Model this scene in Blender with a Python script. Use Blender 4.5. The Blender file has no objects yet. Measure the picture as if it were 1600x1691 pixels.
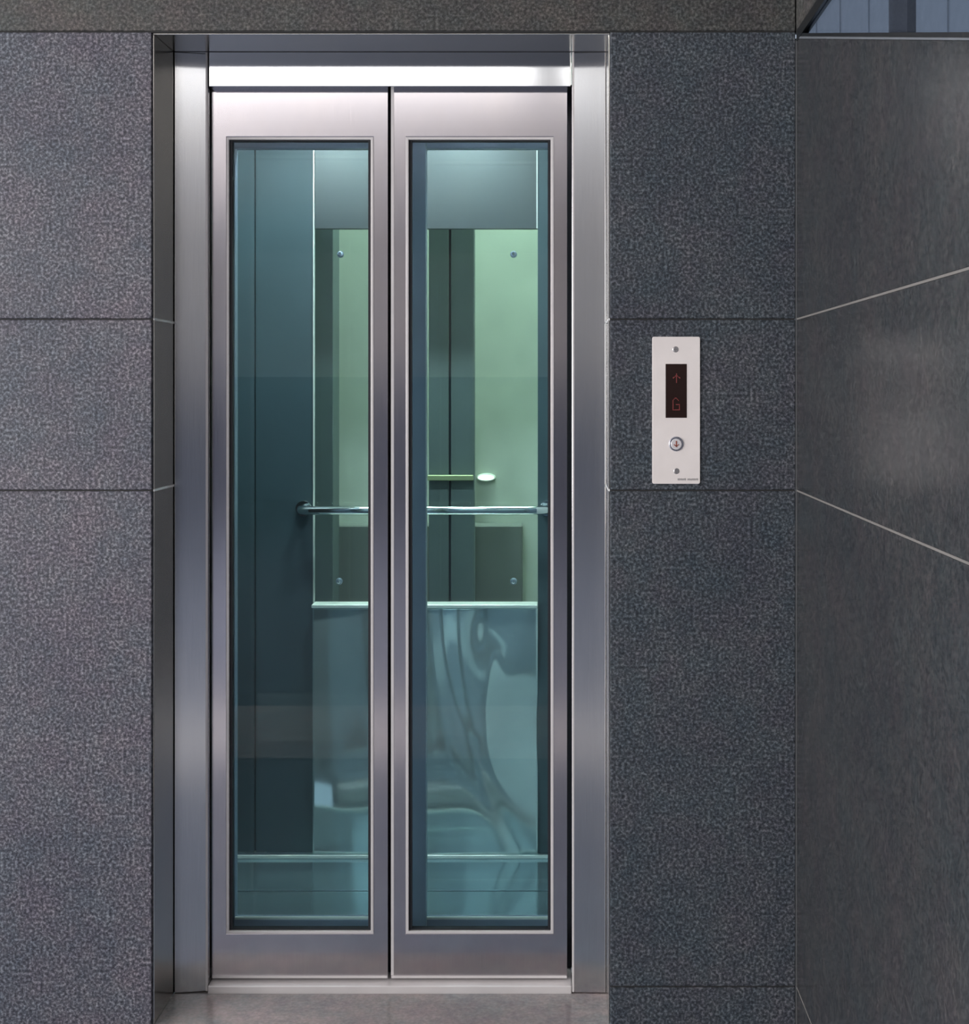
import bpy, bmesh, math, random
from mathutils import Vector
random.seed(4)
S = bpy.context.scene
COL = S.collection
F, CX, CY, EYE = 2183.0, 922.0, 643.0, 1.35
D1, D2, D3 = 2.80, 2.95, 2.98          # wall face, door surround face, door leaf face
def X(px, d): return (px - CX) * d / F
def Z(py, d): return EYE + (CY - py) * d / F

# ---------------------------------------------------------------- materials
def mat(name):
    m = bpy.data.materials.new(name); m.use_nodes = True
    nt = m.node_tree
    return m, nt, nt.nodes['Principled BSDF']
def coords(nt, scale=(1, 1, 1)):
    tc = nt.nodes.new('ShaderNodeTexCoord'); mp = nt.nodes.new('ShaderNodeMapping')
    mp.inputs['Scale'].default_value = scale
    nt.links.new(tc.outputs['Object'], mp.inputs['Vector'])
    return mp.outputs['Vector']
def noise(nt, vec, scale, detail=2, rough=.5):
    n = nt.nodes.new('ShaderNodeTexNoise')
    n.inputs['Scale'].default_value = scale; n.inputs['Detail'].default_value = detail
    n.inputs['Roughness'].default_value = rough
    nt.links.new(vec, n.inputs['Vector']); return n.outputs['Fac']
def ramp(nt, fac, stops):
    r = nt.nodes.new('ShaderNodeValToRGB'); e = r.color_ramp.elements
    e[0].position, e[0].color = stops[0][0], (*stops[0][1], 1)
    e[1].position, e[1].color = stops[-1][0], (*stops[-1][1], 1)
    for p, c in stops[1:-1]:
        k = e.new(p); k.color = (*c, 1)
    nt.links.new(fac, r.inputs['Fac']); return r.outputs['Color']
def bump(nt, bs, h, strength, dist):
    b = nt.nodes.new('ShaderNodeBump'); b.inputs['Strength'].default_value = strength
    b.inputs['Distance'].default_value = dist
    nt.links.new(h, b.inputs['Height']); nt.links.new(b.outputs['Normal'], bs.inputs['Normal'])
def mixc(nt, a, b, fac, mode='MIX'):
    m = nt.nodes.new('ShaderNodeMix'); m.data_type = 'RGBA'; m.blend_type = mode
    m.inputs['Factor'].default_value = fac
    nt.links.new(a, m.inputs[6]); nt.links.new(b, m.inputs[7]); return m.outputs[2]

def granite(name, dark, mid, light, rough=.45, spec=.5, scale=125, bmp=.25):
    m, nt, bs = mat(name)
    v = coords(nt)
    n1 = noise(nt, v, scale, 3, .65)
    c1 = ramp(nt, n1, [(.33, dark), (.5, mid), (.68, light)])
    n2 = noise(nt, v, 4.0, 3, .6)
    c2 = ramp(nt, n2, [(.3, (.80, .84, .88)), (.7, (1.12, 1.08, 1.06))])
    n3 = noise(nt, v, scale * .22, 3, .7)
    c3 = ramp(nt, n3, [(.35, (.84, .86, .90)), (.65, (1.12, 1.10, 1.08))])
    cc = mixc(nt, c1, c2, 1, 'MULTIPLY')
    n4 = noise(nt, v, 9.0, 4, .7)
    cc = mixc(nt, cc, ramp(nt, n4, [(.36, (1.05, .97, 1.0)), (.5, (1, 1, 1)), (.64, (.93, 1.02, 1.03))]), 1, 'MULTIPLY')
    nt.links.new(mixc(nt, cc, c3, 1, 'MULTIPLY'), bs.inputs['Base Color'])
    bs.inputs['Roughness'].default_value = rough
    bs.inputs['Specular IOR Level'].default_value = spec
    if bmp: bump(nt, bs, n1, bmp, .001)
    return m
def plain(name, col, rough=.5, metal=0, spec=.5):
    m, nt, bs = mat(name)
    v = coords(nt); n = noise(nt, v, 9, 3)
    a = ramp(nt, n, [(.3, tuple(c * .94 for c in col)), (.7, tuple(min(1, c * 1.05) for c in col))])
    nt.links.new(a, bs.inputs['Base Color'])
    bs.inputs['Roughness'].default_value = rough; bs.inputs['Metallic'].default_value = metal
    bs.inputs['Specular IOR Level'].default_value = spec
    return m
def steel(name, col, rough, grain=(900, 900, 12), amp=.06):
    m, nt, bs = mat(name)
    v = coords(nt, grain); n = noise(nt, v, 1, 2)
    v2 = coords(nt); n2 = noise(nt, v2, 5, 4, .6)
    a = ramp(nt, n, [(.3, tuple(c * .95 for c in col)), (.7, tuple(min(1, c * 1.04) for c in col))])
    b = ramp(nt, n2, [(.3, (.95, .96, .98)), (.7, (1.02, 1.01, 1.0))])
    nt.links.new(mixc(nt, a, b, 1, 'MULTIPLY'), bs.inputs['Base Color'])
    bs.inputs['Metallic'].default_value = 1
    mr = nt.nodes.new('ShaderNodeMapRange')
    mr.inputs['To Min'].default_value = rough - amp / 2; mr.inputs['To Max'].default_value = rough + amp / 2
    nt.links.new(n, mr.inputs['Value']); nt.links.new(mr.outputs['Result'], bs.inputs['Roughness'])
    return m
def glass(name, tint, gloss_rough=.0, ior=1.5):
    m = bpy.data.materials.new(name); m.use_nodes = True; nt = m.node_tree
    nt.nodes.remove(nt.nodes['Principled BSDF']); out = nt.nodes['Material Output']
    tr = nt.nodes.new('ShaderNodeBsdfTransparent'); tr.inputs['Color'].default_value = (*tint, 1)
    gl = nt.nodes.new('ShaderNodeBsdfGlossy'); gl.inputs['Roughness'].default_value = gloss_rough
    fr = nt.nodes.new('ShaderNodeFresnel'); fr.inputs['IOR'].default_value = ior
    mx = nt.nodes.new('ShaderNodeMixShader')
    ge = nt.nodes.new('ShaderNodeNewGeometry'); mm = nt.nodes.new('ShaderNodeMath'); mm.operation = 'SUBTRACT'; mm.use_clamp = True
    nt.links.new(fr.outputs['Fac'], mm.inputs[0]); nt.links.new(ge.outputs['Backfacing'], mm.inputs[1])
    nt.links.new(mm.outputs[0], mx.inputs['Fac']); nt.links.new(tr.outputs[0], mx.inputs[1])
    nt.links.new(gl.outputs[0], mx.inputs[2]); nt.links.new(mx.outputs[0], out.inputs['Surface'])
    return m
def lamp(name, col, strength):
    m, nt, bs = mat(name)
    bs.inputs['Emission Color'].default_value = (*col, 1); bs.inputs['Emission Strength'].default_value = strength
    bs.inputs['Base Color'].default_value = (*col, 1)
    return m

M = {}
M['granite'] = granite('flamed_granite', (.017, .019, .027), (.080, .079, .096), (.27, .27, .30), .5, .35, 165)
M['granite_shade'] = granite('shaded_flamed_granite', (.012, .016, .021), (.052, .060, .070), (.18, .195, .215), .5, .35, 165)  # same stone, with the weaker light on the right put into its colour
M['granite_warm'] = granite('brown_grey_flamed_granite', (.024, .024, .023), (.068, .066, .061), (.16, .155, .145), .5, .35, 150)
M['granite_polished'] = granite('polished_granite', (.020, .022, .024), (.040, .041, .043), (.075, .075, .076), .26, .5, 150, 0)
M['granite_reveal'] = steel('dark_bronze_steel', (.66, .64, .60), .17)
M['sill_stone'] = granite('polished_sill_stone', (.22, .195, .19), (.26, .23, .225), (.31, .275, .27), .2, .6, 110, 0)
M['floor'] = granite('blue_grey_floor_stone', (.12, .14, .19), (.19, .215, .275), (.26, .29, .35), .3, .4, 80, 0)
M['floor_pale'] = granite('pale_marble_band', (.55, .54, .54), (.68, .66, .66), (.8, .78, .78), .3, .4, 40, 0)
M['grout_dark'] = plain('dark_grout', (.035, .035, .035), .9)
M['grout_pale'] = plain('pale_grout', (.20, .19, .18), .7)
M['sill_strip'] = plain('grey_sill_strip', (.15, .165, .185), .5)
M['corner_seal'] = plain('grey_corner_sealant', (.10, .105, .11), .7)
M['core'] = plain('concrete_core', (.05, .05, .055), .9)
M['ceiling'] = plain('white_ceiling_plaster', (.82, .78, .76), .9)
M['far_wall'] = plain('blue_grey_plaster', (.15, .175, .25), .8)
M['steel'] = steel('brushed_steel', (.64, .605, .62), .16)
M['steel_mirror'] = steel('fine_brushed_steel', (.66, .67, .68), .19, amp=.03)
M['steel_header'] = steel('mirror_brushed_steel', (.66, .67, .68), .11, amp=.02)
M['steel_edge'] = plain('satin_steel_edge', (.66, .63, .63), .35, .25)
M['black'] = plain('black_rubber', (.008, .009, .014), .6)
M['bk_metal'] = plain('black_painted_metal', (.010, .012, .014), .35)
M['glass'] = glass('green_tinted_glass', (.80, .898, .915))
M['glass_car'] = glass('pale_green_glass', (.95, .98, .98))
M['glass_win'] = glass('grey_window_glass', (.84, .87, .92))
M['car_dark'] = plain('blue_grey_laminate', (.055, .09, .102), .45, .1)
M['car_mid'] = steel('satin_teal_steel', (.13, .145, .145), .42)
M['car_steel'] = plain('wavy_sheet_steel', (.74, .88, .88), .07, .72)
M['car_floor'] = plain('satin_floor_steel', (.42, .57, .63), .12, .82)
M['chrome'] = plain('chrome', (.9, .92, .92), .08, 1)
M['bright_edge'] = plain('bright_aluminium_edge', (.88, .92, .86), .35, .3)
M['car_frame'] = plain('blue_grey_steel', (.27, .33, .43), .35, .35)
M['shaft_green'] = plain('pale_green_paint', (.62, .65, .57), .7)
M['shaft_dark'] = plain('dark_shaft_steel', (.12, .15, .15), .6)
M['shaft_grey'] = plain('grey_shaft_concrete', (.16, .17, .155), .8)
M['reflection_tint'] = plain('yellow_reflection', (.36, .40, .22), .45, .2)
M['plate'] = plain('satin_panel_plate', (.86, .795, .765), .4, 0)
M['plate_screw'] = plain('steel_screw', (.62, .60, .60), .3, .9)
M['display'] = plain('dark_red_display_glass', (.022, .010, .008), .15)
M['led_red'] = lamp('dim_red_led', (.45, .09, .09), .2)
M['button'] = plain('button_white', (.78, .75, .76), .25, .2)
M['button_ring'] = plain('button_chrome_ring', (.60, .61, .68), .18, .9)
M['button_red'] = plain('button_red_print', (.32, .10, .07), .5)
M['ink'] = plain('grey_ink', (.20, .19, .19), .6)
M['window_frame'] = plain('grey_window_frame', (.07, .075, .085), .5)
M['facade'] = plain('blue_grey_cladding', (.42, .44, .47), .6)
M['lum'] = lamp('luminaire_diffuser', (1.0, .98, .96), 3.7)
M['car_lum'] = lamp('car_light_diffuser', (1.0, 1.0, 1.0), 185)
M['glint_lum'] = lamp('reflection_glow', (.95, 1.0, .88), 3.5)
M['white_trim'] = plain('white_trim', (.75, .75, .75), .4)

# ---------------------------------------------------------------- mesh helpers
def finish(name, bm, m, parent=None, kind=None, bevel=0, seg=1, smooth=False):
    me = bpy.data.meshes.new(name)
    bmesh.ops.recalc_face_normals(bm, faces=bm.faces)
    bm.to_mesh(me); bm.free()
    for mm in (m if isinstance(m, (list, tuple)) else [m]): me.materials.append(mm)
    if smooth:
        for p in me.polygons: p.use_smooth = True
    o = bpy.data.objects.new(name, me); COL.objects.link(o)
    if parent:
        o.parent = parent; o.location = -parent.location if False else (0, 0, 0)
        o.matrix_parent_inverse = parent.matrix_world.inverted() if False else o.matrix_parent_inverse
        me.transform(__import__('mathutils').Matrix.Translation(-ROOT[parent.name]))
        ROOT[o.name] = ROOT[parent.name]
    else:
        ROOT[o.name] = Vector((0, 0, 0))
    if kind: o['kind'] = kind
    if bevel:
        b = o.modifiers.new('Bevel', 'BEVEL'); b.width = bevel; b.segments = seg; b.limit_method = 'ANGLE'
        b.harden_normals = False
    return o
ROOT = {}
def empty(name, loc, label, cat, group=None):
    o = bpy.data.objects.new(name, None); COL.objects.link(o); o.location = loc
    o.empty_display_size = .1
    ROOT[o.name] = Vector(loc); o['label'] = label; o['category'] = cat
    if group: o['group'] = group
    return o
def tag(o, label, cat, group=None):
    o['label'] = label; o['category'] = cat
    if group: o['group'] = group
    return o
def bx(bm, x0, x1, y0, y1, z0, z1, mi=0):
    v = [bm.verts.new((x, y, z)) for x in (x0, x1) for y in (y0, y1) for z in (z0, z1)]
    for f in ((0, 1, 3, 2), (4, 6, 7, 5), (0, 4, 5, 1), (2, 3, 7, 6), (0, 2, 6, 4), (1, 5, 7, 3)):
        bm.faces.new([v[i] for i in f]).material_index = mi
    return bm
def box(name, x0, x1, y0, y1, z0, z1, m, parent=None, kind=None, bevel=0, seg=1):
    return finish(name, bx(bmesh.new(), x0, x1, y0, y1, z0, z1), m, parent, kind, bevel, seg)
def ring(bm, x0, x1, z0, z1, wx0, wx1, wz0, wz1, y0, y1):
    """rectangular frame, inner hole x0+wx0.. etc, one continuous body"""
    o = [(x0, z0), (x1, z0), (x1, z1), (x0, z1)]
    i = [(x0 + wx0, z0 + wz0), (x1 - wx1, z0 + wz0), (x1 - wx1, z1 - wz1), (x0 + wx0, z1 - wz1)]
    V = {}
    for y in (y0, y1):
        for k, pts in (('o', o), ('i', i)):
            for n, (a, b) in enumerate(pts): V[(y, k, n)] = bm.verts.new((a, y, b))
    for n in range(4):
        q = (n + 1) % 4
        bm.faces.new([V[(y0, 'o', n)], V[(y0, 'o', q)], V[(y0, 'i', q)], V[(y0, 'i', n)]])
        bm.faces.new([V[(y1, 'o', n)], V[(y1, 'i', n)], V[(y1, 'i', q)], V[(y1, 'o', q)]])
        bm.faces.new([V[(y0, 'o', n)], V[(y1, 'o', n)], V[(y1, 'o', q)], V[(y0, 'o', q)]])
        bm.faces.new([V[(y0, 'i', n)], V[(y0, 'i', q)], V[(y1, 'i', q)], V[(y1, 'i', n)]])
    return bm
def prism_x(bm, pts, x0, x1, mi=0):
    """polygon of (y, z) points extruded along x"""
    a = [bm.verts.new((x0, y, z)) for y, z in pts]; b = [bm.verts.new((x1, y, z)) for y, z in pts]
    bm.faces.new(a).material_index = mi; bm.faces.new(b[::-1]).material_index = mi
    for k in range(len(pts)):
        q = (k + 1) % len(pts)
        bm.faces.new([a[k], a[q], b[q], b[k]]).material_index = mi
    return bm
def prism_y(bm, pts, y0, y1):
    a = [bm.verts.new((x, y0, z)) for x, z in pts]; b = [bm.verts.new((x, y1, z)) for x, z in pts]
    bm.faces.new(a); bm.faces.new(b[::-1])
    for k in range(len(pts)):
        q = (k + 1) % len(pts); bm.faces.new([a[k], a[q], b[q], b[k]])
    return bm
def disc(bm, cx, cz, r, y0, y1, n=32, r2=None):
    r2 = r if r2 is None else r2
    a = [bm.verts.new((cx + r * math.cos(t), y1, cz + r * math.sin(t))) for t in [2 * math.pi * k / n for k in range(n)]]
    b = [bm.verts.new((cx + r2 * math.cos(t), y0, cz + r2 * math.sin(t))) for t in [2 * math.pi * k / n for k in range(n)]]
    bm.faces.new(a); bm.faces.new(b[::-1])
    for k in range(n):
        q = (k + 1) % n; bm.faces.new([a[k], b[k], b[q], a[q]])
    return bm
def tube(bm, path, r, n=16):
    rings = []
    for i, p in enumerate(path):
        p = Vector(p)
        t = (Vector(path[min(i + 1, len(path) - 1)]) - Vector(path[max(i - 1, 0)])).normalized()
        u = t.cross(Vector((0, 0, 1))); u = u.normalized() if u.length > 1e-4 else Vector((1, 0, 0))
        w = t.cross(u)
        rings.append([bm.verts.new(p + r * (math.cos(a) * u + math.sin(a) * w)) for a in [2 * math.pi * k / n for k in range(n)]])
    for a, b in zip(rings, rings[1:]):
        for k in range(n):
            q = (k + 1) % n; bm.faces.new([a[k], a[q], b[q], b[k]])
    bm.faces.new(rings[0][::-1]); bm.faces.new(rings[-1])
    return bm

# ---------------------------------------------------------------- the hall
ZT, ZA, ZB, ZC = Z(52, D1), Z(527, D1), Z(810, D1), Z(1630, D1)    # joint heights of the stone cladding
XL, XR = X(253, D1), X(1005, D1)                                    # opening in the stone
XW = X(1315, D1)                                                    # right wall plane
HC = 3.0; YR = -10.0; XF = -5.0
J = .0016
bm = bmesh.new()
def slab(x0, x1, z0, z1, mi=0): bx(bm, x0, x1, D1, D1 + .03, z0 + J, z1 - J, mi)
for z0, z1 in ((0, ZB), (ZB, ZA), (ZA, ZT)):
    slab(-2.4, XL - .0035, z0, z1); slab(XF, -2.404, z0, z1)
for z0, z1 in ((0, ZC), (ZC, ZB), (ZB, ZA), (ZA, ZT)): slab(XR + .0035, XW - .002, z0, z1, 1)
slab(-2.4, XW - .002, ZT, HC, 2); slab(XF, -2.404, ZT, HC, 2)
wb = finish('wall_back', bm, [M['granite'], M['granite_shade'], M['granite_warm']], None, 'structure', .0015)
bm = bmesh.new()
for a in ((XF, XL - .0033, 0, HC), (XR + .0033, XW, 0, HC), (XL - .004, XR + .004, ZT + .002, HC)):
    bx(bm, a[0], a[1], D1 + .006 if 0 else D1 + .03, D1 + .2, a[2], a[3])
finish('wall_core', bm, M['core'], None, 'structure').name = 'wall_back_core'
bm = bmesh.new()
for z in (ZA, ZB): bx(bm, XF, XL - .004, D1 + .004, D1 + .029, z - J, z + J)
for z in (ZA, ZB, ZC): bx(bm, XR + .004, XW - .003, D1 + .004, D1 + .029, z - J, z + J)
bx(bm, XF, XW - .003, D1 + .004, D1 + .029, ZT - J, ZT + J)
finish('trim_1', bm, M['grout_dark'], None, 'structure')
# polished reveal lining round the doorway
bm = bmesh.new()
for z0, z1 in ((0, ZB), (ZB, ZA), (ZA, ZT - J - .0032 + J)):
    bx(bm, XL - .003, XL, D1 + .007, D2 + .10, z0 + J, z1 - J)
    bx(bm, XR, XR + .003, D1 + .007, D2 + .10, z0 + J, z1 - J)
finish('trim_2', bm, M['granite_reveal'], None, 'structure', .0012)
bm = bmesh.new()
bx(bm, XL - .003, XR + .003, D1 + .007, D2 + .10, ZT - J - .0031, ZT - J - .0001)
finish('trim_3', bm, M['granite_reveal'], None, 'structure', .0012)
bm = bmesh.new()
for z in (ZA, ZB):
    bx(bm, XL - .0029, XL + .0004, D1 + .0075, D2 + .0055, z - .0022, z + .0022)
    bx(bm, XR - .0004, XR + .0029, D1 + .0075, D2 + .0055, z - .0022, z + .0022)
finish('trim_4', bm, M['white_trim'], None, 'structure')

# right wall, polished, with a raked window under the top joint
def sill_z(y): return EYE + (CY - 57) / F * y + .0
YW0 = 1.25
bm = bmesh.new(); T = .014; G = .0018
def pr(pts, mi=0): prism_x(bm, [(2.83 if y == 2.8 else y, z) for y, z in pts], XW, XW + T, mi)
for a, b in ((2.8, .9), (.895, -3), (-3.005, YR)):
    for z0, z1 in ((0, ZC), (ZC, ZB), (ZB, ZA)):
        pr([(a, z0 + G), (b, z0 + G), (b, z1 - G), (a, z1 - G)])
    pr([(a, ZT + .001), (b, ZT + .001), (b, HC), (a, HC)], 1)
    if a < 2: pr([(a, ZA + G), (b, ZA + G), (b, ZT - .003), (a, ZT - .003)])
pr([(2.8, ZA + G), (YW0, ZA + G), (YW0, sill_z(YW0) - .0065), (2.8, sill_z(2.83) - .0085)])
pr([(YW0, ZA + G), (.9, ZA + G), (.9, ZT - .003), (YW0, ZT - .003)])
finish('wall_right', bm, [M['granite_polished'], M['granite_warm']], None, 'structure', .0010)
bm = bmesh.new()
for z in (ZC, ZB, ZA): bx(bm, XW + .0004, XW + T, YR, 2.798, z - G, z + G)
finish('trim_5', bm, M['grout_pale'], None, 'structure')
bm = bmesh.new(); bx(bm, XW - .0016, XW + .004, 2.7975, D1 + .01, 0, sill_z(2.8) - .012)
finish('trim_7', bm, M['corner_seal'], None, 'structure')
def slope(y, o): return sill_z(y) + o
bm = bmesh.new()      # pale sill strip
prism_x(bm, [(2.79, slope(2.79, -.0085)), (YW0, slope(YW0, -.0065)), (YW0, slope(YW0, -.004)), (2.79, slope(2.79, -.004))], XW - .001, XW + .012)
pale = finish('trim_6', bm, M['sill_strip'], None, 'structure')
bm = bmesh.new()      # window frame: black head, dark raked sill and near post
prism_x(bm, [(2.79, ZT - .023), (YW0, ZT - .023), (YW0, ZT - .001), (2.79, ZT - .001)], XW - .002, XW + .012)
prism_x(bm, [(2.79, slope(2.79, -.004)), (YW0, slope(YW0, -.004)), (YW0, slope(YW0, .003)), (2.79, slope(2.79, .003))], XW - .001, XW + .012)
prism_x(bm, [(YW0, slope(YW0, .003)), (YW0 + .03, slope(YW0, .003)), (YW0 + .03, ZT - .023), (YW0, ZT - .023)], XW - .001, XW + .012)
w1 = finish('window_1', bm, M['bk_metal'], None, 'structure')
ym0, ym1 = XW * F / (1490 - CX), XW * F / (1460 - CX)
bm = bmesh.new(); prism_x(bm, [(ym0, slope(ym0, .003)), (ym1, slope(ym1, .003)), (ym1, ZT - .023), (ym0, ZT - .023)], XW + .007, XW + .020)
finish('mullion', bm, M['window_frame'], w1)
bm = bmesh.new(); prism_x(bm, [(2.75, slope(2.75, .003)), (YW0 + .03, slope(YW0 + .03, .003)), (YW0 + .03, ZT - .023), (2.75, ZT - .023)], XW + .003, XW + .0065)
finish('pane', bm, M['glass_win'], w1)
# outside the window: clad facade with thin joints
bm = bmesh.new(); bx(bm, 2.2, 2.3, -3, 12.0, 0, 9)
for k in range(16): bx(bm, 2.19, 2.2, -3 + k * .95, -2.97 + k * .95, 0, 9)
fac = finish('building_facade', bm, M['facade'])
tag(fac, 'blue-grey clad facade with thin joints seen through the raked window at the top right', 'building')

# hall shell
box('floor', XF, XW + .3, YR, D1 + .0, -.1, 0, M['floor'], None, 'structure')
box('floor_band', XF, XW - .002, .35, 1.15, -.001, .0015, M['floor_pale'], None, 'structure')
box('ceiling', XF, XW + .3, YR, D1 + .2, HC, HC + .1, M['ceiling'], None, 'structure')
box('wall_rear', XF, XW + .3, YR - .1, YR, 0, HC, M['far_wall'], None, 'structure')
box('wall_rear_reflector', XF, XW - .002, YR, YR + .02, 1.5, HC - .001, M['ceiling'], None, 'structure')  # unseen pale panel, added to lighten what the door steel reflects
bm = bmesh.new()
bx(bm, XF - .1, XF, YR, D1 + .2, 0, .5); bx(bm, XF - .1, XF, YR, D1 + .2, 2.7, HC)
for y in (YR, -6, -2.5, 0.6): bx(bm, XF - .1, XF, y, y + .25, .5, 2.7)
bx(bm, XF - .1, XF, 2.4, D1 + .2, .5, 2.7)
finish('wall_left', bm, M['far_wall'], None, 'structure')

# ceiling luminaires: the near pair is what the steel header mirrors
def luminaire(x0, x1, y0, y1, label):
    r = empty('ceiling_light', ((x0 + x1) / 2, (y0 + y1) / 2, HC), label, 'light', 'linear ceiling lights')
    bm = bmesh.new()
    t = .03; z0, z1 = HC - .03, HC - .0005
    bx(bm, x0 - t, x1 + t, y0 - t, y0, z0, z1); bx(bm, x0 - t, x1 + t, y1, y1 + t, z0, z1)
    bx(bm, x0 - t, x0, y0, y1, z0, z1); bx(bm, x1, x1 + t, y0, y1, z0, z1)
    finish('frame', bm, M['white_trim'], r)
    box('diffuser', x0, x1, y0, y1, HC - .022, HC - .012, M['lum'], r)
luminaire(-2.60, -.13, -1.22, -.55, 'wide flat ceiling light panel over the hall, left one')
luminaire(.03, .45, -1.22, -.55, 'short flat ceiling light panel over the hall, beside the stone side wall')

# ---------------------------------------------------------------- door surround
fr = empty('elevator_door_frame', ((X(288, D2) + X(1000, D2)) / 2, D2, 0.003),
           'brushed steel frame around the glazed lift doors in the granite opening', 'door frame')
zt = Z(83, D2); zh = Z(143, D2); DB = 3.06
def prism_z(bm, pts, z0, z1):
    a = [bm.verts.new((x, y, z0)) for x, y in pts]; b = [bm.verts.new((x, y, z1)) for x, y in pts]
    bm.faces.new(a[::-1]); bm.faces.new(b)
    for k in range(len(pts)):
        q = (k + 1) % len(pts); bm.faces.new([a[k], a[q], b[q], b[k]])
    return bm
SP = .008      # the jamb faces are splayed a little towards the doors
jl = finish('jamb', prism_z(bmesh.new(), [(X(288, D2), D2), (X(342, D2), D2 + SP), (X(342, D2), DB), (X(288, D2), DB)], .003, zt), M['steel_mirror'], fr, None, .0012, 2)
jr = finish('jamb', prism_z(bmesh.new(), [(X(944.5, D2), D2 + SP * .4), (X(1000, D2), D2), (X(1000, D2), DB), (X(944.5, D2), DB)], .003, zt), M['steel_mirror'], fr, None, .0012, 2)
box('header', X(344.6, D2), X(942.2, D2), D2, DB, zh, zt, M['steel_header'], fr, None, .0015, 2)
for p, q, sy in ((338.3, 341.7, SP - .0006), (945, 948, SP * .4 - .0003)):
    box('edge_highlight', X(p, D2), X(q, D2), D2 + sy - .0015, D2 + sy - .0001, .004, zt - .001, M['steel_edge'], fr, None, .0005)  # pale strip in place of the highlight on the jamb's bevel
bm = bmesh.new(); bx(bm, X(288, D2), X(1000, D2), D2 - .003, D2 - .0002, Z(86, D2), Z(82.5, D2)); finish('top_seal', bm, M['black'], fr)
bm = bmesh.new(); bx(bm, XL, X(288, D2) - .0003, D2 + .006, D2 + .02, .003, zt); bx(bm, X(342, D2) + .0003, X(344.6, D2) - .0003, D2 + .006, D2 + .02, zh, zt)
bx(bm, X(1000, D2) + .0003, XR, D2 + .006, D2 + .02, .003, zt)
finish('seal', bm, M['black'], fr)
# sill
si = empty('door_sill', (X(643, D2), D2 + .05, 0), 'grooved steel threshold strip under the lift doors', 'threshold')
box('sill_plate', X(342, D2) + .001, X(944.5, D2) - .001, D2 + .001, DB + .14, -.03, .018, M['steel_edge'], si, None, .002, 2)
box('apron_stone', XL, XR, D1, D2 - .001, -.1, .0015, M['sill_stone'], None, 'structure').name = 'floor_sill'
box('floor_threshold', XL, XR, D2 - .001, DB, -.1, .0005, M['sill_stone'], None, 'structure').name = 'floor_under_frame'

# ---------------------------------------------------------------- landing door leaves
def leaf(px0, px1, g0, g1, label):
    x0, x1 = X(px0, D3), X(px1, D3); z0, z1 = Z(1616, D3), Z(136, D3)
    r = empty('elevator_door', ((x0 + x1) / 2, D3, z0), label, 'door', 'landing door leaves of the lift')
    a0, a1, b0, b1 = X(g0, D3), X(g1, D3), Z(1542, D3), Z(226, D3)    # hole
    finish('panel', ring(bmesh.new(), x0, x1, z0, z1, a0 - x0, x1 - a1, b0 - z0, z1 - b1, D3, D3 + .034), M['steel'], r, None, .0012, 2)
    w = .0062
    bead = finish('glazing_bead', ring(bmesh.new(), a0 + .0002, a1 - .0002, b0 + .0002, b1 - .0002, w, w, w, w, D3 - .001, D3 + .02), M['steel_edge'], r, None, .0008, 2)
    g = .0068
    finish('gasket', ring(bmesh.new(), a0 + w, a1 - w, b0 + w, b1 - w, g, g, .003, .003, D3 + .005, D3 + .021), M['black'], r)
    box('glass_pane', a0 + w + .001, a1 - w - .001, D3 + .012, D3 + .018, b0 + w + .001, b1 - w - .001, M['glass'], r)
    bm = bmesh.new(); bx(bm, x0 + .004, x1 - .004, D3 + .0345, D3 + .04, z0 - .006, z0 + .03)
    finish('guide_shoe', bm, M['black'], r)
    # bright folded lip along the foot of the leaf
    box('kick_lip', x0 + .001, x1 - .001, D3 - .0012, D3 - .0002, z0 + .001, z0 + .007, M['steel_edge'], r, None, .0004)
    if px0 > 600: box('meeting_highlight', x0 + .0002, X(px0 + 5, D3), D3 - .0012, D3 - .0002, z0 + .0075, z1, M['steel_edge'], r, None, .0004)  # pale strip painted as the bevel highlight of the right leaf
leaf(349.8, 640.5, 373.5, 617, 'left steel-framed glass lift door leaf, dark car panel behind its pane')
leaf(645.5, 936.5, 670, 914, 'right steel-framed glass lift door leaf, nearest the call panel')
box('door_gap_seal', X(638, D3), X(650, D3), D3 + .036, D3 + .041, .02, Z(136, D3), M['black']).name = 'door_seal'
tag(bpy.data.objects['door_seal'], 'thin black rubber seal in the gap between the two lift doors', 'seal')
bm = bmesh.new()
bx(bm, X(342, D2) - .01, X(352, D3) + .002, DB - .02 + .001, DB - .005, .02, Z(130, D3))
bx(bm, X(936, D3) - .002, X(944.5, D2) + .01, DB - .02 + .001, DB - .005, .02, Z(130, D3))
o = finish('side_seal', bm, M['black'], fr)

# ---------------------------------------------------------------- call panel
PX, PZ = X(1116.5, D1), Z(677.5, D1)
cp = empty('call_panel', (PX, D1, Z(799, D1)), 'pale metal lift call panel on the granite right of the doors', 'call panel')
def rrect(x0, x1, z0, z1, r, n=6):
    pts = []
    for cx, cz, a in ((x1 - r, z0 + r, -90), (x1 - r, z1 - r, 0), (x0 + r, z1 - r, 90), (x0 + r, z0 + r, 180)):
        for k in range(n + 1):
            t = math.radians(a + 90 * k / n); pts.append((cx + r * math.cos(t), cz + r * math.sin(t)))
    return pts
YP = D1 - .004
finish('face_plate', prism_y(bmesh.new(), rrect(X(1077, YP), X(1156, YP), Z(799, YP), Z(556, YP), .004), YP, D1 - .0001), M['plate'], cp, None, .0007, 2)
d = finish('display', bx(bmesh.new(), X(1099, YP), X(1134, YP), YP - .0006, YP + .002, Z(690, YP), Z(601, YP)), M['display'], cp, None, .0003)
d['label'] = 'dark red display window'
px = 779.6
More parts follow.
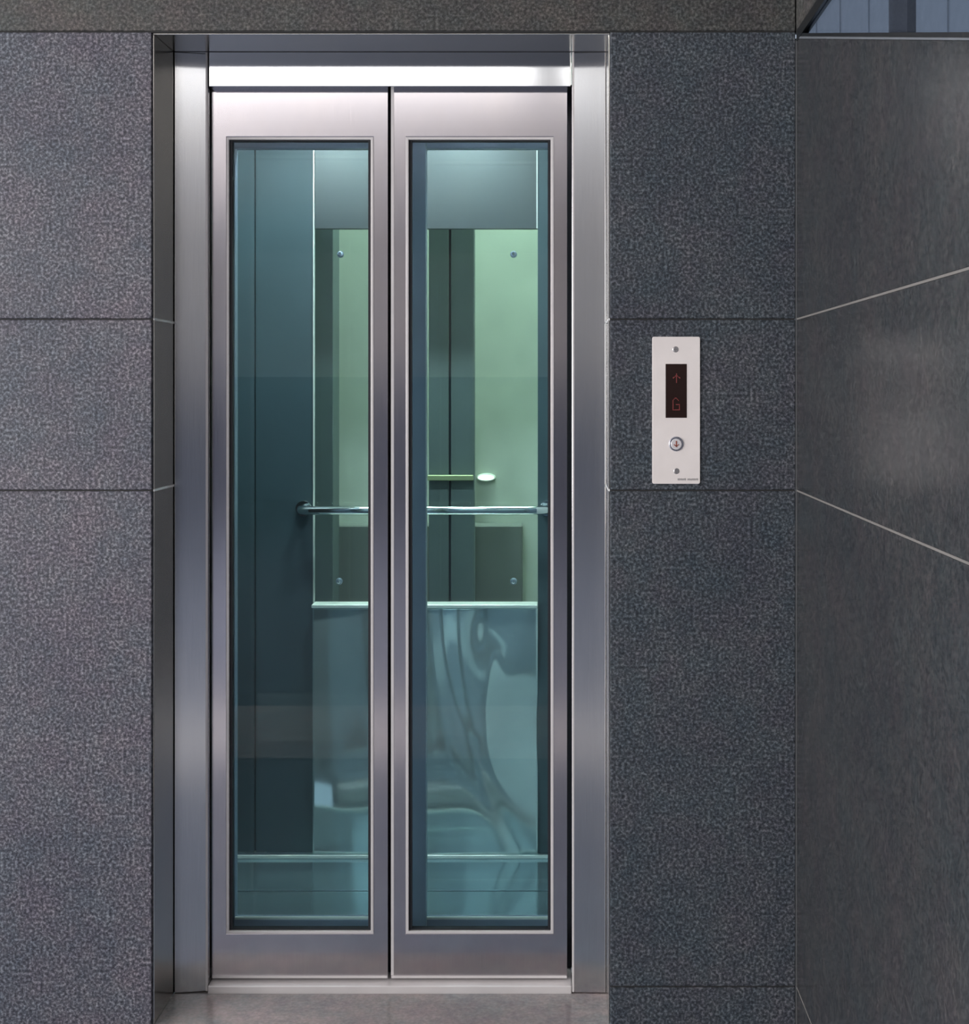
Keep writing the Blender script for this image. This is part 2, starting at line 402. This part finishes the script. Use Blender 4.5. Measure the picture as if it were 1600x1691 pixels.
def dots(name, pts, cx, cy, step, parent):
    bm = bmesh.new(); r = step * .27 / px
    for a, b in pts:
        x = X(cx + a * step, YP); z = Z(cy + b * step, YP)
        bx(bm, x - r, x + r, YP - .0010, YP - .0006, z - r, z + r)
    return finish(name, bm, M['led_red'], parent)
arrow = [(0, b) for b in range(-4, 5)] + [(-1, -2), (1, -2), (-2, -1), (2, -1), (-3, 0), (3, 0), (-3, -0.6), (3, -.6)]
dots('arrow_symbol', arrow, 1117, 624.5, 1.75, d)
gg = [(-3, b) for b in range(-4, 6)] + [(-2, -5), (-1, -6), (0, -6), (1, -5), (2, -4)] + [(3, b) for b in range(0, 6)] + [(0, 0), (1, 0), (2, 0), (-1, 5), (0, 5), (1, 5), (2, 5), (-2, 5)]
dots('letter_g', gg, 1116.5, 668, 1.75, d)
bx0, bz0 = X(1116.5, YP), Z(733, YP)
b = finish('button', disc(bmesh.new(), bx0, bz0, 12.5 / px, YP - .0022, YP, 40, 11.5 / px), M['button_ring'], cp, None, .0005)
finish('button_cap', disc(bmesh.new(), bx0, bz0 - .4 / px, 9.3 / px, YP - .0034, YP - .0022, 40, 8.6 / px), M['button'], b, None, .0004)
bm = bmesh.new(); s = 1 / px; y0, y1 = YP - .0040, YP - .0034
prism_y(bm, [(bx0 - 1 * s, bz0 + 5 * s), (bx0 + 1 * s, bz0 + 5 * s), (bx0 + 1 * s, bz0 - 4 * s), (bx0 - 1 * s, bz0 - 4 * s)], y0, y1)
prism_y(bm, [(bx0, bz0 - 5.5 * s), (bx0 - 4.6 * s, bz0 - 1.2 * s), (bx0 - 3.6 * s, bz0 - .2 * s), (bx0, bz0 - 3.4 * s)], y0, y1)
prism_y(bm, [(bx0, bz0 - 5.5 * s), (bx0 + 4.6 * s, bz0 - 1.2 * s), (bx0 + 3.6 * s, bz0 - .2 * s), (bx0, bz0 - 3.4 * s)], y0, y1)
finish('arrow_print', bm, M['button_red'], b)
for sx, sy in ((1115.5, 577), (1117, 778)):
    cx, cz = X(sx, YP), Z(sy, YP)
    sc = finish('screw', disc(bmesh.new(), cx, cz, 5.4 / px, YP - .0010, YP + .0005, 24, 4.2 / px), M['plate_screw'], cp, None, .0003)
    bm = bmesh.new(); bx(bm, cx - 3.4 / px, cx + 3.4 / px, YP - .0012, YP - .00095, cz - .5 / px, cz + .5 / px)
    bx(bm, cx - .5 / px, cx + .5 / px, YP - .00125, YP - .00095, cz - 3.4 / px, cz + 3.4 / px)
    finish('cross_slot', bm, M['ink'], sc)
# tiny maker's lettering, too small to read
bm = bmesh.new(); xx = 1119.0
while xx < 1151.5:
    if not (1131.0 < xx < 1133.8):
        h = random.choice((3.0, 3.0, 3.6)); k = random.random()
        bx(bm, X(xx, YP), X(xx + .55, YP), YP - .00015, YP, Z(793.2, YP), Z(793.2 - h, YP))
        if k > .3: bx(bm, X(xx, YP), X(xx + 1.3, YP), YP - .00015, YP, Z(793.2, YP), Z(792.6, YP))
        if k < .7: bx(bm, X(xx, YP), X(xx + 1.3, YP), YP - .00016, YP, Z(790.8, YP), Z(790.2, YP))
        bx(bm, X(xx + 1.1, YP), X(xx + 1.6, YP), YP - .00014, YP, Z(793.2, YP), Z(790.4, YP))
    xx += 2.0
finish('maker_lettering', bm, M['ink'], cp)

# ---------------------------------------------------------------- lift car
DR = 3.857
CL, CR = X(388, DR), .03
car = empty('elevator_car', ((CL + CR) / 2, 3.5, 0), 'lift car behind the glass doors with handrail and wavy steel kick panel', 'elevator')
box('car_floor', CL, CR, 3.562, DR, -.06, 0, M['car_floor'], car, None, .001)
box('entrance_plate', CL, CR, 3.385, 3.556, -.06, .0, M['car_floor'], car, None, .001)
bm = bmesh.new(); bx(bm, CL, CR, 3.375, 3.384, -.06, .004)
finish('floor_nosing', bm, M['bright_edge'], car, None, .001)
box('under_floor', CL, CR, 3.20, DR, -.12, -.061, M['shaft_dark'], car)
xa, xb = X(520, DR), X(888, DR)
zk, zg = Z(1000, DR), Z(378, DR); ZCAR = 2.3
# rear wall
xs = X(421, DR)
box('rear_side_panel', CL, xs - .0015, DR, DR + .03, 0, ZCAR, M['car_dark'], car, None, .001)
box('rear_side_panel', xs + .0015, xa - .004, DR, DR + .03, 0, ZCAR, M['car_dark'], car, None, .001)
box('corner_post', xb, CR, DR - .01, DR + .03, 0, ZCAR, M['car_dark'], car, None, .001)
box('transom_panel', xa, xb - .0006, DR - .003, DR + .02, zg, ZCAR, M['car_mid'], car, None, .001)
bm = bmesh.new(); bx(bm, xa - .0045, xa - .0005, DR - .006, DR, zk, ZCAR); bx(bm, xb - .004, xb, DR - .014, DR - .01, zg, ZCAR)
finish('edge_trim', bm, M['bright_edge'], car)
# wavy kick panel: real buckled sheet
bm = bmesh.new(); NX, NZ = 110, 110; grid = []
def wav(u, v):
    k = min(1, 7 * u, 7 * (1 - u)); g = math.exp
    w = .010 * 4 * u * (1 - u)
    w -= .034 * g(-((u - 1.03) ** 2 / .045 + (v - .50 - .25 * (1 - u)) ** 2 / .10))        # big dent at the right edge
    w -= .010 * g(-((u - .80) ** 2 / .006 + (v - .90) ** 2 / .014))                         # small dent near the top
    c1 = .27 + .09 * (1 - v) ** 1.2; w += .0035 * g(-((u - c1) ** 2) / .0012)               # crease running down the left third
    c2 = .58 + .36 * (1 - v) ** 2.0; w -= .0045 * g(-((u - c2) ** 2) / .0022)               # curved crease towards the lower right
    c3 = .86 - .10 * math.sin(3.0 * v); w += .0022 * g(-((u - c3) ** 2) / .0016)
    return w + k * .0012 * math.sin(17 * u + 3.0 * v)
for j in range(NZ + 1):
    row = []
    for i in range(NX + 1):
        u, v = i / NX, j / NZ
        e = min(1, 10 * u, 10 * (1 - u), 10 * v, 10 * (1 - v))
        row.append(bm.verts.new((xa + (xb - xa) * u, DR - .036 - wav(u, v) * 1.0, zk * v)))
    grid.append(row)
for j in range(NZ):
    for i in range(NX):
        bm.faces.new([grid[j][i], grid[j][i + 1], grid[j + 1][i + 1], grid[j + 1][i]])
kp = finish('kick_panel', bm, M['car_steel'], car, smooth=True)
kp['label'] = 'buckled mirror-like steel kick panel'
sm = kp.modifiers.new('Solid', 'SOLIDIFY'); sm.thickness = .002; sm.offset = 0
box('kick_panel_cap', xa - .001, xb - .0005, DR - .050, DR + .01, zk + .001, zk + .010, M['bright_edge'], car, None, .001)
box('skirting', CL, CR, DR - .056, DR - .05, .0005, .010, M['bright_edge'], car, None, .001)
box('rear_glass', xa + .001, xb - .001, DR + .004, DR + .012, zk + .011, zg - .001, M['glass_car'], car)
for pxb, pyb in ((562, 420), (848, 420), (560, 960), (848, 960)):
    q = finish('glass_bolt', disc(bmesh.new(), X(pxb, DR), Z(pyb, DR), .0105, DR - .008, DR + .004, 28, .008), M['car_frame'], car, None, .0015, 2)
    finish('bolt_cap', disc(bmesh.new(), X(pxb, DR), Z(pyb, DR), .0055, DR - .012, DR - .008, 20, .0045), M['chrome'], q, None, .0008)
# side walls, ceiling
box('side_wall', CL - .03, CL - .001, 3.2, DR + .03, -.06, ZCAR, M['car_dark'], car)
sw = box('side_wall', CR + .001, CR + .03, 3.2, DR + .03, -.06, ZCAR, M['white_trim'], car)
box('car_ceiling', CL - .03, CR + .03, 3.2, DR + .03, ZCAR, ZCAR + .03, M['car_mid'], car)
for xq in (-.74, -.30):
    l = finish('downlight', bx(bmesh.new(), xq - .09, xq + .09, 3.23, 3.40, ZCAR - .012, ZCAR - .001), M['white_trim'], car)
    box('diffuser', xq - .07, xq + .07, 3.25, 3.38, ZCAR - .015, ZCAR - .0122, M['car_lum'], l)
# handrail
rh = DR - .075; zr = Z(843, rh); x0, x1 = X(494, rh), X(903, rh); r0 = .0125
path = [(x0, DR - .001, zr)] + [(x0 + .03 - .03 * math.cos(t), rh + .03 - .03 * math.sin(t), zr) for t in [k * math.pi / 12 for k in range(7)]] \
     + [(x1 - .03 + .03 * math.sin(t), rh + .03 - .03 * math.cos(t), zr) for t in [k * math.pi / 12 for k in range(7)]] + [(x1, DR - .011, zr)]
hr = finish('handrail', tube(bmesh.new(), path, r0, 20), M['chrome'], car, smooth=True)
for xq in (x0, x1):
    bm = bmesh.new(); disc(bm, xq, zr, .024, DR - .016, DR - .0105, 28, .022)
    finish('rail_flange', bm, M['chrome'], hr)

# car doors: two telescoping glazed leaves
def cleaf(xl, xr, wl, wr, yd, label):
    z0, z1 = .022, 2.06
    r = empty('car_door', ((xl + xr) / 2, yd, z0), label, 'door', 'inner car door leaves')
    wz0, wz1 = Z(1518, yd) - z0, z1 - Z(245, yd)
    finish('frame', ring(bmesh.new(), xl, xr, z0, z1, wl, wr, wz0, wz1, yd, yd + .028), M['car_frame'], r, None, .0025, 2)
    box('glass_pane', xl + wl + .0005, xr - wr - .0005, yd + .01, yd + .015, z0 + wz0 + .0005, z1 - wz1 - .0005, M['glass_car'], r)
    box('bottom_edge_strip', xl + wl, xr - wr, yd - .002, yd + .006, z0 + wz0 + .0003, z0 + wz0 + .005, M['bright_edge'], r)
cleaf(X(340, 3.10), X(703, 3.10), X(388, 3.1) - X(340, 3.1), X(703, 3.1) - X(676, 3.1), 3.10, 'inner car door leaf on the left, its grey stile showing beside the right pane')
cleaf(X(676, 3.14), X(960, 3.14), .04, X(960, 3.14) - X(909, 3.14), 3.14, 'inner car door leaf on the right, sliding behind the left one')

# ---------------------------------------------------------------- shaft
SX0, SX1 = -1.35, .40; SR = 4.6
box('wall_shaft_rear', SX0, SX1, SR, SR + .1, -1.2, 3.6, M['shaft_green'], None, 'structure')
box('wall_shaft_left', SX0 - .1, SX0, D1 + .2, SR + .1, -1.2, 3.6, M['shaft_grey'], None, 'structure')
box('wall_shaft_right', SX1, SX1 + .1, D1 + .2, SR + .1, -1.2, 3.6, M['shaft_green'], None, 'structure')
box('floor_shaft', SX0, SX1, D1 + .2, SR, -1.3, -1.2, M['shaft_grey'], None, 'structure')
box('ceiling_shaft', SX0, SX1, D1 + .2, SR, 3.6, 3.7, M['shaft_grey'], None, 'structure')
bm = bmesh.new(); bx(bm, SX0, SX1, D1 + .2, D1 + .26, zt + .05, 3.6)
finish('wall_shaft_front', bm, M['shaft_dark'], None, 'structure')
c = 4.28
o = box('shaft_column', X(440, c), X(550, c), c, c + .12, -1.2, 3.6, M['shaft_dark'], None, None, .002)
tag(o, 'dark steel shaft column behind the left door pane, beside the green wall', 'column')
gr = empty('guide_rail', (X(745, c), c, -1.2), 'dark steel guide mast with a centre groove behind the right door pane', 'rail')
box('mast_plate', X(708, c), X(741, c), c, c + .05, -1.2, 3.6, M['shaft_dark'], gr, None, .002)
box('mast_plate', X(744.5, c), X(783, c), c, c + .05, -1.2, 3.6, M['shaft_dark'], gr, None, .002)
box('rail_groove', X(741, c), X(744.5, c), c + .012, c + .04, -1.2, 3.6, M['black'], gr)
o = box('reflection_bar', X(707, c), X(782, c), c - .025, c - .001, Z(793, c), Z(784, c), M['reflection_tint'], None, None, .002)  # added bar that stands in for a reflected line behind the glass
tag(o, 'yellowish bar across the guide mast above the handrail, standing in for a reflection', 'reflection')
o = box('dark_reflection_block', X(470, 4.5), X(862, 4.5), 4.5, SR - .001, -.4, Z(868, 4.5), M['shaft_grey'], None, None, .004)  # added block that stands in for darker reflections low in the rear glass
tag(o, 'grey block low behind the handrail, standing in for a dark reflection', 'ledge')

bl = empty('rear_glint', (X(803, SR), SR, Z(788, SR)), 'small glowing oval above the handrail, standing in for a reflected bright spot', 'light')  # added glow in place of a reflected bright spot
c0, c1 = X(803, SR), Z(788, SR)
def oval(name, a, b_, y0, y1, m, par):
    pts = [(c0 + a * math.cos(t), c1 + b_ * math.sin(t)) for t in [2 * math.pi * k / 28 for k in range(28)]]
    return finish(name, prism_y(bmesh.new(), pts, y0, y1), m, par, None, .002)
oval('glint_rim', .034, .014, SR - .015, SR - .0005, M['shaft_green'], bl)
oval('lens', .028, .009, SR - .024, SR - .0152, M['glint_lum'], bl)  # glowing face of the stand-in for the reflected spot

# ---------------------------------------------------------------- lights
def area(name, loc, rot, sx, sy, power, col, spread=None):
    l = bpy.data.lights.new(name, 'AREA'); l.shape = 'RECTANGLE'; l.size = sx; l.size_y = sy
    l.energy = power; l.color = col
    o = bpy.data.objects.new(name, l); COL.objects.link(o); o.location = loc
    o.rotation_euler = [math.radians(a) for a in rot]
    return o
area('daylight_left_windows', (XF + .05, -1.5, 1.6), (0, -90, 0), 2.1, 7.0, 430, (1.0, .975, .96))
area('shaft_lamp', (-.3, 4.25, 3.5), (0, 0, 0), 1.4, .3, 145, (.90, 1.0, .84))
w = bpy.data.worlds.new('World'); S.world = w; w.use_nodes = True
bg = w.node_tree.nodes['Background']; bg.inputs['Color'].default_value = (.60, .70, .84, 1); bg.inputs['Strength'].default_value = .72

# ---------------------------------------------------------------- camera
cam = bpy.data.cameras.new('camera'); co = bpy.data.objects.new('camera', cam); COL.objects.link(co)
co.location = (0, 0, EYE); co.rotation_euler = (math.radians(90), 0, 0)
cam.sensor_width = 36; cam.sensor_fit = 'AUTO'; cam.lens = 36 * F / 1691
cam.shift_x = (800 - CX) / 1691; cam.shift_y = -(845.5 - CY) / 1691
cam.clip_start = .02; cam.clip_end = 200
S.camera = co
vs = S.view_settings
vs.view_transform = 'Standard'; vs.look = 'None'; vs.gamma = 1; vs.exposure = 0; vs.use_curve_mapping = False
S.cycles.transparent_max_bounces = 24; S.cycles.max_bounces = 10
